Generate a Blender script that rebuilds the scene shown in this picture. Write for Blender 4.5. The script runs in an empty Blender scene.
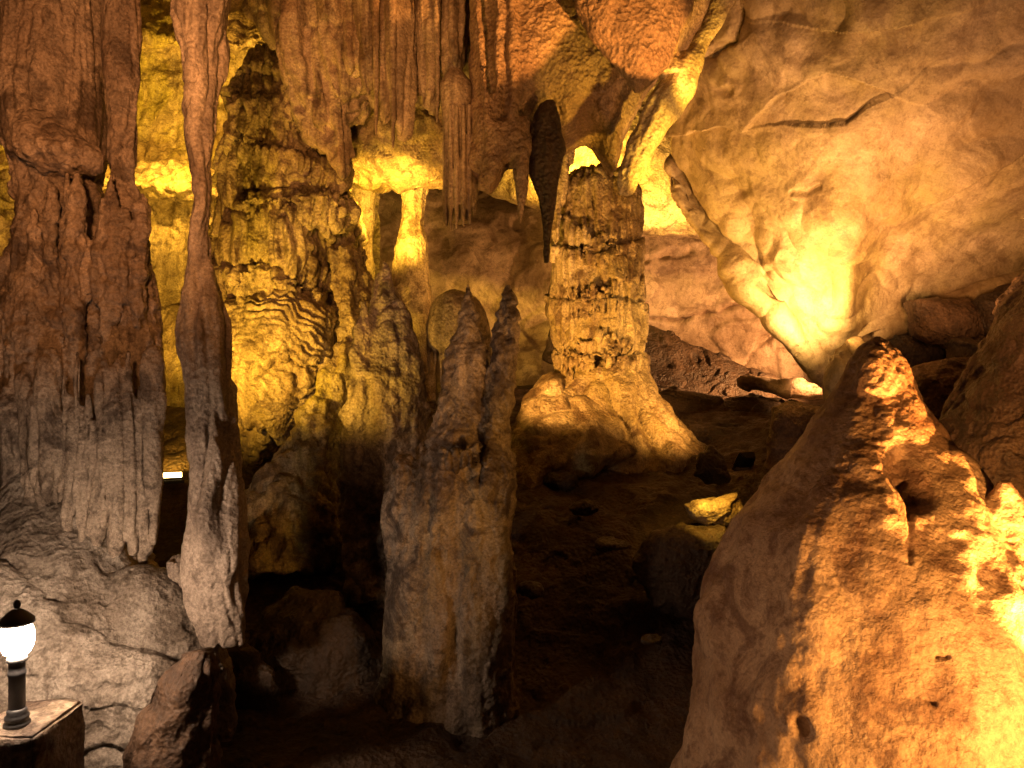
import bpy, math, random
import numpy as np

scene = bpy.context.scene
C = scene.collection
R = math.radians
PI = math.pi
# ---------------------------------------------------------------- camera
CZ, F = 1.6, 740.0
cam_d = bpy.data.cameras.new('camera'); cam = bpy.data.objects.new('camera', cam_d); C.objects.link(cam)
cam.location = (0, 0, CZ); cam.rotation_euler = (R(90), 0, 0)
cam_d.sensor_width = 36; cam_d.lens = 36*F/1024; cam_d.clip_end = 200; cam_d.clip_start = .05
scene.camera = cam
# ---------------------------------------------------------------- world: the cave's faint ambient
w = bpy.data.worlds.new('World'); scene.world = w; w.use_nodes = True
bg = w.node_tree.nodes['Background']; bg.inputs[0].default_value = (1.0, .50, .22, 1); bg.inputs[1].default_value = .022
vs = scene.view_settings
vs.view_transform = 'Standard'; vs.look = 'None'; vs.gamma = 1; vs.use_curve_mapping = False; vs.exposure = .35


def P(px, py, d):
    """the point seen at pixel (px, py), d metres in front of the camera"""
    return np.array([(px-512)/F*d, d, CZ-(py-384)/F*d])


# ---------------------------------------------------------------- the cave's lamps, with fill spots added among them
YEL = (1.0, .56, .065); AMB = (1.0, .47, .10); ORA = (1.0, .36, .085); PNK = (1.0, .45, .15); WHI = (1.0, .74, .56)


def lamp(name, loc, power, col, size=.06, target=None, cone=None, blend=.6):
    l = bpy.data.lights.new(name, 'SPOT' if target is not None else 'POINT')
    l.energy = power; l.color = col; l.shadow_soft_size = size
    o = bpy.data.objects.new(name, l); C.objects.link(o); o.location = tuple(loc)
    if target is not None:
        from mathutils import Vector
        v = Vector(tuple(np.array(target)-np.array(loc)))
        o.rotation_euler = v.to_track_quat('-Z', 'Y').to_euler()
        l.spot_size = R(cone); l.spot_blend = blend
    return o


L = {}
LAMPS = [
    # name, location, power, colour, size, target, cone
    ('spot_right_foreground', (2.05, 1.42, .25), 330, (1.0, .45, .11), .2, (1.75, 3.0, .6), 90, .9),
    ('fill_mound_left', (-.9, .9, 1.0), 38, (1, .47, .20), .15, P(760, 600, 3.0), 50, 1.0),  # added fill for the dim left flank of the broad stalagmite
    ('spot_ceiling_rock', (2.5, 2.18, .08), 1900, (1.0, .40, .08), .02, P(500, 50, 5.0), 26, .3),
    ('spot_behind_left_column', P(188, 400, 5.1), 185, YEL, .05, P(285, 270, 6.6), 130, .9),
    ('spot_left_chamber', P(165, 350, 7.0), 130, YEL, .06, P(165, 200, 8.4), 140),
    ('fill_upper_chamber', P(168, 130, 7.3), 330, YEL, .06, P(170, 90, 8.5), 165),  # added second source, only to brighten the upper chamber
    ('spot_behind_centre', P(590, 175, 8.6), 320, YEL, .06, P(580, 175, 9.6), 130),
    ('fill_ridge', P(735, 250, 4.45), 110, YEL, .03, P(645, 150, 4.95), 34),  # added spot hung in mid-air to brighten the ridge
    ('fill_ridge_top', P(765, 190, 4.45), 110, YEL, .03, P(692, 60, 4.95), 30),  # added like the one above, for the ridge's upper half
    ('spot_recess', P(664, 205, 8.2), 190, (1, .58, .13), .04, P(680, 185, 9.4), 100),
    ('spot_narrow_columns', P(384, 225, 6.6), 120, YEL, .05, P(400, 190, 7.4), 125),
    ('spot_base_of_column', P(742, 440, 6.6), 150, AMB, .05, P(640, 350, 7.8), 100, 1.0),
    ('spot_centre_left', P(505, 408, 6.3), 210, AMB, .05, P(590, 260, 7.6), 120),
    ('fill_boulder_right', P(960, 318, 4.9), 40, PNK, .1, P(960, 200, 5.4), 150, 1.0),  # added fill to lift the boulder's dark lower right
    ('spot_under_boulder', P(816, 326, 5.78), 62, (1, .58, .20), .04, P(795, 285, 6.15), 174, .8),
    ('spot_boulder_wash', P(850, 352, 4.7), 150, (1, .50, .17), .05, P(800, 190, 5.8), 100, 1.0),
    ('fill_ledge', P(818, 372, 8.9), 26, PNK, .03, P(812, 392, 9.1), 120),  # added small spot that brightens just the thin ledge
    ('spot_back_wall', P(830, 370, 9.4), 420, PNK, .06, P(640, 300, 11), 150),
    ('spot_left_front', (-1.0, .8, 2.6), 480, (1.0, .42, .14), .12, P(110, 10, 4.6), 76, 1.0),
    ('fill_curtain', (-.6, 2.0, 1.2), 170, (1, .42, .10), .08, P(350, 20, 5.8), 38),  # added fill from the front left, brightens the hanging curtain
    ('fill_middle_front', (-.35, 1.5, 2.2), 95, (1, .50, .20), .08, P(405, 360, 5.0), 30, 1.0),  # added soft fill for the stalagmites in the middle
    ('fill_pointed_stalagmite', P(310, 420, 4.7), 34, YEL, .06, P(368, 330, 5.3), 130, 1.0),  # added spot, brightens the pointed stalagmite from its lower left
    ('fill_right_wall', (3.2, 1.6, 2.2), 150, (1, .48, .21), .1, P(900, 110, 5.4), 84, 1.0),  # added out of frame to brighten the upper boulder
    ('spot_slot', P(171, 462, 6.25), 24, YEL, .03, P(171, 400, 7.2), 150, .8),
    ('spot_lit_rock', P(715, 478, 4.95), 14, YEL, .03, P(718, 512, 5.2), 80),
]
for a in LAMPS:
    L[a[0]] = lamp(a[0], a[1], a[2]*1.45, a[3], a[4], *(a[5:] if len(a) > 5 else ()))

# ================================================================ noise
_rs = np.random.RandomState(7)
_perm = _rs.permutation(256); _perm = np.concatenate([_perm]*3)
_g = _rs.normal(size=(256, 3)); _g /= np.linalg.norm(_g, axis=1)[:, None]


def noise(p):
    p = np.asarray(p, dtype=np.float64)
    i = np.floor(p).astype(int); f = p-i; i &= 255
    u = f*f*f*(f*(f*6-15)+10)
    r = 0
    for dx in (0, 1):
        wx = u[:, 0] if dx else 1-u[:, 0]
        a = _perm[(i[:, 0]+dx) & 255]
        for dy in (0, 1):
            wy = u[:, 1] if dy else 1-u[:, 1]
            b = _perm[a+((i[:, 1]+dy) & 255)]
            for dz in (0, 1):
                wz = u[:, 2] if dz else 1-u[:, 2]
                g = _g[_perm[b+((i[:, 2]+dz) & 255)]]
                dot = g[:, 0]*(f[:, 0]-dx)+g[:, 1]*(f[:, 1]-dy)+g[:, 2]*(f[:, 2]-dz)
                r = r+wx*wy*wz*dot
    return r*1.4


def fbm(p, o=4, rough=.5):
    s = 0; a = 1; t = 0
    for k in range(o):
        s = s+a*noise(p*2**k+17.3*k); t += a; a *= rough
    return s/t


def ridged(p, o=1):
    s = 0; a = 1; t = 0
    for k in range(o):
        s = s+a*(1-2*np.abs(noise(p*2**k+5.1*k))); t += a; a *= .5
    return s/t


def sculpt(V, N, specs, seed=0):
    """offset the vertices V along their normals N by layers of rock relief"""
    off = np.zeros(len(V)); Q = V+np.array([seed*3.7, seed*1.3, 0])
    for s in specs:
        mask = None
        if s[0] == 'band':                        # only between two heights (given as pixel rows)
            py_ = 384-(V[:, 2]-CZ)/V[:, 1]*F; w0 = s[3]
            mask = np.clip((py_-s[1])/w0+.5, 0, 1)*np.clip((s[2]-py_)/w0+.5, 0, 1); s = s[4]; keep = off; off = np.zeros(len(V))
        k, fr, am = s[0], s[1], s[2]
        if k == 'cut': fr = am = 0
        if k == 'fbm': off += am*fbm(Q*fr, s[3] if len(s) > 3 else 4)
        elif k == 'rid': off += am*(1-np.abs(fbm(Q*fr, 3))*3)
        elif k == 'scoop':                        # shallow shell-like scoops meeting in soft arrises
            W = Q*fr+.35*np.stack([noise(Q*fr*1.3+3), noise(Q*fr*1.3+13), noise(Q*fr*1.3+23)], 1)
            n = np.abs(noise(W)); off += am*np.minimum(n*1.6, .75)*np.clip(.8+noise(Q*fr*.4+60), .3, 1.3)
        elif k == 'billow': off += am*(np.abs(fbm(Q*fr, 3))*3-.5)
        elif k == 'rough': off += am*(np.abs(fbm(Q*fr, 3))*3-.5)*np.clip(.5+2.2*noise(Q*1.6+70), 0, 1.5)
        elif k == 'flute':
            st = s[3] if len(s) > 3 else .08
            W = Q+.10*np.stack([noise(Q*1.6), noise(Q*1.6+9), Q[:, 2]*0], 1)
            off += am*(np.abs(noise(W*np.array([fr, fr, fr*st])))*2.4-.5)
        elif k == 'terr':
            dr = s[3] if len(s) > 3 else 9
            W = Q*np.array([dr, dr, .4])
            t = Q[:, 2]*fr+fbm(Q*1.7, 3)*1.6+np.abs(noise(W))*1.1
            f = t-np.floor(t)
            m = np.clip(.55+1.6*noise(Q*1.1+31), .15, 1)
            off += am*m*(np.clip((1-f)*1.15, 0, 1)**.8*np.clip(f*14, 0, 1)-.4)
        elif k == 'drape':                        # broad shelves hung with flutes: s = (k, shelves per m, depth, flutes per m)
            W = Q*np.array([s[3], s[3], .25])
            fl = np.abs(noise(W))*2
            t = Q[:, 2]*fr+noise(Q*np.array([.9, .9, .2]))*.9+.22*noise(Q*2.3)+.25*fl
            f = t-np.floor(t)
            off += am*(np.clip((1-f)*1.1, 0, 1)**.7*np.clip(f*16, 0, 1)-.4)*np.clip(.7+noise(Q*.9+9), .3, 1.2)+am*.35*(fl-.4)*(1-f)
        elif k == 'ripple':                       # slanting ripples of flowstone
            t = Q[:, 2]*fr+Q[:, 0]*fr*.55+fbm(Q*1.9, 4)*5.2
            off += am*(np.abs(np.sin(t*PI))-.5)*2*np.clip(.65+1.2*noise(Q*3.5+4), .1, 1.3)
        elif k == 'pit':
            n = noise(Q*fr)
            off -= am*np.clip((n-.28)*4, 0, 1)
        elif k == 'crack':
            n = np.abs(fbm(Q*fr*np.array([1, 1, 1.5]), 4))
            off -= am*np.clip(1-n*28, 0, 1)*np.clip(noise(Q*.7+50)*5+.5, 0, 1)
        elif k == 'plate':                        # broken slabs: quantised relief with steep steps
            n = fbm(Q*fr, 3)*4; q = np.floor(n); f = n-q
            off += am*(q+np.clip((f-.85)/.15, 0, 1))
        elif k == 'cut':                          # a crack or undercut along a line; s = (k, points, depth, width px, step, step width px)
            px = V[:, 0]/V[:, 1]*F+512; py = 384-(V[:, 2]-CZ)/V[:, 1]*F
            pts = np.array(s[1], float); best = np.full(len(V), 1e9); sg = np.zeros(len(V))
            px = px+9*fbm(V*3, 4); py = py+9*fbm(V*3+40, 4)
            for a, b in zip(pts[:-1], pts[1:]):
                ab = b-a; t = np.clip(((px-a[0])*ab[0]+(py-a[1])*ab[1])/(ab@ab), 0, 1)
                ex = px-a[0]-t*ab[0]; ey = py-a[1]-t*ab[1]; dd = np.hypot(ex, ey)
                sd = np.sign(ab[0]*ey-ab[1]*ex); m = dd < best
                best[m] = dd[m]; sg[m] = sd[m]
            ends = 1.
            md_ = np.clip(.75+1.3*noise(V*4.5+77), .1, 1.3)
            off -= s[2]*md_*np.exp(-(best/s[3])**2)
            if len(s) > 4: off += s[4]*np.exp(-best/s[5])*(sg < 0)-s[4]*.5*np.exp(-best/s[5])*(sg >= 0)
        if mask is not None: off = keep+off*mask
    return V+N*off[:, None]


# ================================================================ meshes
def mesh_from(V, quads, tris=None):
    me = bpy.data.meshes.new('m')
    nq = len(quads); nt = 0 if tris is None else len(tris)
    me.vertices.add(len(V)); me.vertices.foreach_set('co', np.asarray(V, dtype=np.float32).ravel())
    li = np.asarray(quads, dtype=np.int32).ravel()
    if nt: li = np.concatenate([li, np.asarray(tris, dtype=np.int32).ravel()])
    me.loops.add(len(li)); me.loops.foreach_set('vertex_index', li)
    st = np.concatenate([np.arange(nq)*4, nq*4+np.arange(nt)*3]).astype(np.int32)
    me.polygons.add(nq+nt); me.polygons.foreach_set('loop_start', st)
    me.update(calc_edges=True); me.validate()
    return me


def get_V(me):
    a = np.empty(len(me.vertices)*3, dtype=np.float32); me.vertices.foreach_get('co', a)
    return a.reshape(-1, 3).astype(np.float64)


def get_N(me):
    a = np.empty(len(me.vertices)*3, dtype=np.float32); me.vertex_normals.foreach_get('vector', a)
    return a.reshape(-1, 3).astype(np.float64)


def grid_faces(nv, nu, wrap):
    i = np.arange(nv-1)[:, None]; j = np.arange(nu if wrap else nu-1)[None, :]
    j2 = (j+1) % nu
    return np.stack([i*nu+j, i*nu+j2, (i+1)*nu+j2, (i+1)*nu+j], -1).reshape(-1, 4)


def smooth1(a, k):
    if k < 1: return a
    ker = np.hanning(2*k+3)[1:-1]; ker /= ker.sum()
    b = np.concatenate([2*a[0]-a[k:0:-1], a, 2*a[-1]-a[-2:-k-2:-1]])
    return np.convolve(b, ker, 'valid')


def loft_data(rings, d, depth=1.0, px=2.0, wob=.08, seed=0, sm=.06):
    """rings: (py, x_left, x_right[, d[, depth ratio]]) from top to bottom"""
    py = np.array([r[0] for r in rings], float); xl = np.array([r[1] for r in rings], float); xr = np.array([r[2] for r in rings], float)
    dd = np.array([r[3] if len(r) > 3 and r[3] else d for r in rings], float)
    kk = np.array([r[4] if len(r) > 4 else depth for r in rings], float)
    step = d*px/F
    zz = CZ-(py-384)/F*dd; cx = ((xl+xr)/2-512)/F*dd; rx = (xr-xl)/2/F*dd
    ln = np.concatenate([[0], np.cumsum(np.hypot(np.hypot(np.diff(zz), np.diff(cx)), np.diff(dd)))])
    nv = max(12, int(ln[-1]/step)); s = np.linspace(0, ln[-1], nv)
    k = max(1, int(nv*sm))
    k = min(k, nv//4)
    z, x, r, y, q = [smooth1(np.interp(s, ln, a), k) for a in (zz, cx, rx, dd, kk)]
    r = np.maximum(r, .002)
    nu = int(np.clip(2*PI*rx.max()*.8/step, 16, 900)); th = np.linspace(0, 2*PI, nu, endpoint=False)
    ct, sn = np.cos(th), np.sin(th)
    pts = np.stack([np.tile(ct*2, nv)+seed*7.1, np.tile(sn*2, nv), np.repeat(z*1.5, nu)], 1)
    m = 1+wob*2*fbm(pts, 3).reshape(nv, nu)
    m = m/np.maximum(1e-6, 1) 
    X = x[:, None]+r[:, None]*ct*m; Y = y[:, None]+(r*q)[:, None]*sn*m; Z = np.repeat(z[:, None], nu, 1)
    V = np.stack([X, Y, Z], -1).reshape(-1, 3)
    top = np.array([[x[0], y[0], z[0]+r[0]*.3]]); bot = np.array([[x[-1], y[-1], z[-1]-r[-1]*.3]])
    V = np.concatenate([V, top, bot]); n = nv*nu
    q = grid_faces(nv, nu, True)[:, ::-1]
    j = np.arange(nu); j2 = (j+1) % nu
    t = np.concatenate([np.stack([j, j2, np.full(nu, n)], 1), np.stack([(nv-1)*nu+j2, (nv-1)*nu+j, np.full(nu, n+1)], 1)])
    return V, q, t


def cr(a, n):
    """resample the first axis of a with a Catmull-Rom spline"""
    m = len(a); t = np.linspace(0, m-1, n); i = np.minimum(t.astype(int), m-2); f = (t-i).reshape((-1,)+(1,)*(a.ndim-1))
    p = np.concatenate([[2*a[0]-a[1]], a, [2*a[-1]-a[-2]]])
    p0, p1, p2, p3 = p[i], p[i+1], p[i+2], p[i+3]
    return .5*((2*p1)+(p2-p0)*f+(2*p0-5*p1+4*p2-p3)*f**2+(3*p1-p0-3*p2+p3)*f**3)


def patch_data(rows, step, world=False):
    A = np.array([[(c if world else P(*c)) for c in r] for r in rows], float)
    lv = np.linalg.norm(np.diff(A, axis=0), axis=2).sum(0).max(); lu = np.linalg.norm(np.diff(A, axis=1), axis=2).sum(1).max()
    nv, nu = max(8, int(lv/step)), max(8, int(lu/step))
    B = cr(A, nv); B = cr(B.transpose(1, 0, 2), nu).transpose(1, 0, 2)
    q = grid_faces(nv, nu, False)
    n = np.cross(B[1:-1, 2:]-B[1:-1, :-2], B[2:, 1:-1]-B[:-2, 1:-1]); c = np.array([0, 0, CZ])-B[1:-1, 1:-1]
    if (n*c).sum() < 0: q = q[:, ::-1]           # the relief faces the cave, not the rock behind
    return B.reshape(-1, 3), q, None


def blob_data(outline, d, thick, px=2.0, tilt=(0, 0), centre=None, back=1.0, power=2.2, flat=1.0):
    """outline: (px, py[, d]) clockwise as seen; bulges thick metres towards the viewer and back*thick away;
    tilt: metres of depth per 100 px in x and in y"""
    O = np.array([(o[0], o[1]) for o in outline], float)
    c = O.mean(0) if centre is None else np.array(centre, float)
    Oc = np.concatenate([O, O[:1]]); ln = np.concatenate([[0], np.cumsum(np.hypot(*np.diff(Oc, axis=0).T))])
    step = px
    nu = int(max(24, ln[-1]/step)); s = np.linspace(0, ln[-1], nu, endpoint=False)
    bx, by = np.interp(s, ln, Oc[:, 0]), np.interp(s, ln, Oc[:, 1])
    k = max(1, int(nu*.012))
    def sc(a):
        ker = np.hanning(2*k+3)[1:-1]; ker /= ker.sum()
        return np.convolve(np.concatenate([a[-k:], a, a[:k]]), ker, 'valid')
    bx, by = sc(bx), sc(by)
    rad = np.hypot(bx-c[0], by-c[1]).max(); nr = int(max(10, rad/step))
    # r from 0 to 1 (front) and back to 0 (behind): angle parametrisation keeps the rim dense
    a = np.linspace(.02, PI-.02, nr*2)
    r = np.sin(a)**.9; h = np.sign(np.cos(a))*np.abs(np.cos(a))**(2/power)
    X = c[0]+r[:, None]*(bx-c[0]); Y = c[1]+r[:, None]*(by-c[1])
    base = d+tilt[0]*(X-c[0])/100+tilt[1]*(Y-c[1])/100
    D = base-np.where(h > 0, h*thick, h*thick*back)[:, None]
    # silhouette stays where it was traced: x and z follow the base depth
    W = np.stack([(X-512)/F*base, D, CZ-(Y-384)/F*base], -1).reshape(-1, 3)
    n = len(W); f0 = W[:nu].mean(0)[None]; b0 = W[-nu:].mean(0)[None]
    V = np.concatenate([W, f0, b0]); q = grid_faces(nr*2, nu, True)
    j = np.arange(nu); j2 = (j+1) % nu
    t = np.concatenate([np.stack([j2, j, np.full(nu, n)], 1), np.stack([(nr*2-1)*nu+j, (nr*2-1)*nu+j2, np.full(nu, n+1)], 1)])
    return V, q, t


def union(parts, vox):
    """fuse closed shapes into one continuous skin"""
    Vs, Qs, Ts, n = [], [], [], 0
    for V, q, t in parts:
        Vs.append(V); Qs.append(q+n); Ts.append(t+n); n += len(V)
    me = mesh_from(np.concatenate(Vs), np.concatenate(Qs), np.concatenate(Ts))
    o = bpy.data.objects.new('tmp', me); C.objects.link(o)
    m = o.modifiers.new('r', 'REMESH'); m.mode = 'VOXEL'; m.voxel_size = vox; m.adaptivity = 0
    s = o.modifiers.new('s', 'SMOOTH'); s.iterations = 3; s.factor = .5
    dg = bpy.context.evaluated_depsgraph_get(); dg.update()
    me2 = bpy.data.meshes.new_from_object(o.evaluated_get(dg))
    bpy.data.objects.remove(o); bpy.data.meshes.remove(me)
    return me2


def put(name, data, mat, specs=(), seed=0, label=None, cat=None, group=None, kind=None, parent=None, origin=None, fade=None):
    """link ONE mesh object with sculpted relief; its origin sits at the middle of its base (or top, if it hangs)"""
    me = data if isinstance(data, bpy.types.Mesh) else mesh_from(*data)
    for grp in (specs if specs and isinstance(specs[0], list) else [list(specs)]):
        if grp:
            V = get_V(me); N = get_N(me)
            V = sculpt(V, N, grp, seed)
            me.vertices.foreach_set('co', V.astype(np.float32).ravel()); me.update()
    V = get_V(me)
    if parent is not None: o0 = np.array(parent.location)
    elif origin is not None: o0 = np.array(origin)
    else: o0 = np.array([(V[:, 0].min()+V[:, 0].max())/2, (V[:, 1].min()+V[:, 1].max())/2, V[:, 2].min()])
    me.vertices.foreach_set('co', (V-o0).astype(np.float32).ravel())
    me.polygons.foreach_set('use_smooth', np.ones(len(me.polygons), dtype=bool)); me.update()
    me.name = name; me.materials.clear(); me.materials.append(mat)
    o = bpy.data.objects.new(name, me); C.objects.link(o)
    if parent is None: o.location = tuple(o0)
    else: o.parent = parent
    if label: o['label'] = label
    if cat: o['category'] = cat
    if group: o['group'] = group
    if kind: o['kind'] = kind
    return o


# ================================================================ materials
def rock(name, c1, c2, stain=(.05, .03, .02), st=.5, streak=.4, scale=1.0, bump=.5, rough=(.36, .8), moss=0, bs=1.0, spec=.4, grain=1.0, low=None):
    c1, c2, stain = [tuple(v*k for v in c) for c, k in ((c1, .58), (c2, .70), (stain, .6))]
    m = bpy.data.materials.new(name); m.use_nodes = True; nt = m.node_tree; N = nt.nodes; K = nt.links
    b = N['Principled BSDF']; b.inputs['Specular IOR Level'].default_value = spec
    geo = N.new('ShaderNodeNewGeometry')

    def nz(sc, det=6, ro=.6, mp=None, dist=0):
        t = N.new('ShaderNodeTexNoise'); t.inputs['Scale'].default_value = sc; t.inputs['Detail'].default_value = det
        t.inputs['Roughness'].default_value = ro; t.inputs['Distortion'].default_value = dist
        if mp:
            q = N.new('ShaderNodeMapping'); q.inputs['Scale'].default_value = mp; K.new(geo.outputs['Position'], q.inputs[0]); K.new(q.outputs[0], t.inputs[0])
        else: K.new(geo.outputs['Position'], t.inputs[0])
        return t.outputs[0]

    def rmp(src, a, b_, lo=0., hi=1.):
        r = N.new('ShaderNodeMapRange'); r.inputs[1].default_value = a; r.inputs[2].default_value = b_; r.inputs[3].default_value = lo; r.inputs[4].default_value = hi
        K.new(src, r.inputs[0]); return r.outputs[0]

    def mix(f, a, b_, mode='MIX'):
        x = N.new('ShaderNodeMix'); x.data_type = 'RGBA'; x.blend_type = mode
        for s, v in ((x.inputs[0], f), (x.inputs[6], a), (x.inputs[7], b_)):
            if isinstance(v, (int, float)): s.default_value = v
            elif isinstance(v, tuple): s.default_value = v+(1,)
            else: K.new(v, s)
        return x.outputs[2]
    col = mix(rmp(nz(1.4*scale, 8, .62, None, .4), .40, .60), c1, c2)
    if moss: col = mix(rmp(nz(1.1*scale, 5, .6, (1, 1, .6), .6), .48, .62, 0, moss), col, (.28, .24, .035))
    dk = tuple(v*.45 for v in c1)
    col = mix(rmp(nz(3.2, 6, .6, (2.6, 2.6, .28), .5), .47, .60, 0, streak), col, dk)
    lt = tuple(min(.8, v*1.35) for v in c2)
    col = mix(rmp(nz(2.7, 5, .6, (3.2, 3.2, .35)), .52, .64, 0, streak*.8), col, lt)
    if low:                                       # white lamp light painted into the lower part as a paler colour, ragged limit
        sp = N.new('ShaderNodeSeparateXYZ'); K.new(geo.outputs['Position'], sp.inputs[0])
        ad = N.new('ShaderNodeMath'); ad.operation = 'MULTIPLY_ADD'; K.new(nz(3.5, 6, .6, (1.6, 1.6, .5)), ad.inputs[0]); ad.inputs[1].default_value = -1.5; K.new(sp.outputs[2], ad.inputs[2])
        col = mix(rmp(ad.outputs[0], low[0]-.75, low[1]-.75, 0, .8), low[2], col)
        # (mix: factor 0 = pale, .8 = the body colour)
    col = mix(rmp(nz(3.3*scale, 9, .68, None, .9), .50, .60, 0, st), col, stain)
    col = mix(rmp(nz(16, 8, .72), .51, .62, 0, .75*st), col, stain)
    col = mix(1.0, col, mix(rmp(nz(70, 5, .7), .36, .64), tuple(1-v*min(1, .3+grain) for v in (.38, .40, .42)), tuple(1+.25*min(1, .3+grain) for _ in range(3))), 'MULTIPLY')
    K.new(col, b.inputs['Base Color'])
    K.new(rmp(nz(4.5, 6, .6), .35, .65, rough[0], rough[1]), b.inputs['Roughness'])
    # relief too fine for the mesh
    vo = N.new('ShaderNodeTexVoronoi'); vo.inputs['Scale'].default_value = 38*bs; K.new(geo.outputs['Position'], vo.inputs[0])
    s1 = N.new('ShaderNodeMath'); s1.operation = 'MULTIPLY'; K.new(vo.outputs['Distance'], s1.inputs[0]); s1.inputs[1].default_value = .35*grain
    s2 = N.new('ShaderNodeMath'); s2.operation = 'ADD'; K.new(s1.outputs[0], s2.inputs[0]); K.new(nz(13*bs, 9, .66), s2.inputs[1])
    bp = N.new('ShaderNodeBump'); bp.inputs['Strength'].default_value = bump; bp.inputs['Distance'].default_value = .05/bs
    K.new(s2.outputs[0], bp.inputs['Height']); K.new(bp.outputs[0], b.inputs['Normal'])
    return m


def plain(name, col, rough=.5, metal=0, emit=0, spec=.5):
    m = bpy.data.materials.new(name); m.use_nodes = True; nt = m.node_tree; b = nt.nodes['Principled BSDF']
    t = nt.nodes.new('ShaderNodeTexNoise'); t.inputs['Scale'].default_value = 30; t.inputs['Detail'].default_value = 6
    r = nt.nodes.new('ShaderNodeMapRange'); r.inputs[3].default_value = .6; r.inputs[4].default_value = 1.3; nt.links.new(t.outputs[0], r.inputs[0])
    x = nt.nodes.new('ShaderNodeMix'); x.data_type = 'RGBA'; x.blend_type = 'MULTIPLY'; x.inputs[0].default_value = 1
    x.inputs[6].default_value = col+(1,); nt.links.new(r.outputs[0], x.inputs[7]); nt.links.new(x.outputs[2], b.inputs['Base Color'])
    b.inputs['Roughness'].default_value = rough; b.inputs['Metallic'].default_value = metal
    if emit:
        b.inputs['Emission Color'].default_value = (1, .86, .72, 1); b.inputs['Emission Strength'].default_value = emit
    return m


M = {
    'col': rock('column_limestone', (.24, .15, .10), (.42, .31, .23), (.07, .04, .025), st=.75, streak=.6, bump=.6, low=(.85, 2.1, (.40, .32, .25))),
    'slender': rock('slender_column_limestone', (.30, .20, .14), (.50, .40, .31), (.10, .06, .04), st=.5, streak=.8, bump=.55, low=(.7, 1.9, (.40, .32, .26))),
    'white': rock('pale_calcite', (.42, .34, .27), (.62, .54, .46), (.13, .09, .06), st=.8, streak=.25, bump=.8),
    'flow': rock('ochre_flowstone', (.26, .17, .08), (.46, .35, .20), (.07, .035, .015), st=.75, streak=.5, moss=.6, bump=.6),
    'stag': rock('stalagmite_stone', (.22, .15, .10), (.44, .35, .27), (.06, .035, .025), st=.85, streak=.4, bump=.6, moss=.2),
    'tite': rock('stalactite_stone', (.34, .22, .13), (.50, .38, .26), st=.4, streak=.7, bump=.4),
    'ceil': rock('rusty_ceiling_rock', (.40, .24, .14), (.50, .34, .22), st=.25, streak=.25, bump=.8, bs=.9),
    'boulder': rock('smooth_ochre_rock', (.42, .29, .15), (.66, .50, .33), (.22, .13, .06), st=.6, streak=.1, scale=.6, bump=.4, moss=.35, grain=.15, bs=.55),
    'centre': rock('honey_calcite', (.38, .26, .13), (.58, .46, .28), (.12, .06, .025), st=.8, streak=.35, bump=.6, moss=.3),
    'mound': rock('rough_stalagmite', (.38, .22, .12), (.62, .43, .27), (.17, .075, .04), st=.75, streak=.12, bump=.8, bs=1.5, grain=.3, rough=(.32, .7)),
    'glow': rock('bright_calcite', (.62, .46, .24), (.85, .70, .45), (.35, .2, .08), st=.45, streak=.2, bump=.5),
    'wall': rock('cave_wall_rock', (.32, .22, .14), (.45, .33, .22), st=.5, streak=.3, bump=.6, moss=.3),
    'pink': rock('pink_wall_rock', (.40, .28, .19), (.56, .43, .31), (.16, .09, .05), st=.65, streak=.15, scale=.8, bump=.5, grain=.3),
    'rust': rock('rusty_rock', (.16, .085, .045), (.26, .16, .10), (.05, .03, .02), st=.5, streak=.3, bump=.7),
    'dark': rock('dark_damp_shaded_rock', (.06, .035, .02), (.11, .068, .042), (.03, .02, .012), st=.5, streak=.3, bump=.8, rough=(.35, .75)),  # near-black tone also carries shade, as on the leaf shaped stalactite
    'floor': rock('cave_floor_earth', (.07, .038, .02), (.125, .075, .045), (.03, .016, .01), st=.5, streak=0, bump=1.0, rough=(.4, .8), bs=.8),
}

# ================================================================ setting: floor, walls, ceiling
yy = [-3, 0, 1.5, 3, 4.1, 4.9, 5.5, 6.2, 8, 10, 12, 15]; zf = [0, -.1, -.3, -.5, -.48, -.30, .12, .55, .99, 1.38, 1.75, 2.2]
rows = [[(x, y, z+(.12*max(0, abs(x)-1.5) if y < 9 else 0)+(.0 if x > -1 else .1)) for x in (-7, -4.5, -2.6, -1, .4, 1.6, 3, 5, 8)] for y, z in zip(yy, zf)]
put('cave_floor', patch_data(rows, .03, True), M['floor'], [('fbm', .9, .13), ('fbm', 3.0, .07, 5), ('plate', 1.4, .03), ('billow', 2.2, .03)], 3, kind='structure')
# back wall: ends the view behind the central columns
rows = [[(x, y, d) for x, d in zip(xs, ds)] for y, xs, ds in [
    (-420, (-300, 0, 250, 420, 560, 700, 900, 1200), (10, 10.5, 11, 11.5, 11, 11, 10, 9)),
    (-100, (-300, 0, 250, 420, 560, 700, 900, 1200), (10.5, 11, 11, 11.5, 11, 11, 10, 9)),
    (150, (-300, 0, 250, 420, 560, 700, 900, 1200), (11, 11, 11.5, 11.8, 11.5, 11, 10.5, 9)),
    (215, (-300, 0, 250, 420, 560, 700, 900, 1200), (11, 11, 11.2, 11.2, 11.2, 11.2, 10.5, 9)),
    (300, (-300, 0, 250, 420, 560, 700, 900, 1200), (11, 11, 11, 10.9, 11.0, 11.4, 10.5, 9)),
    (400, (-300, 0, 250, 420, 560, 700, 900, 1200), (11, 11, 11, 11.4, 11.6, 12, 10.5, 9)),
    (560, (-300, 0, 250, 420, 560, 700, 900, 1200), (10, 10, 11, 11.4, 11.6, 12, 10.5, 9))]]
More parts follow.
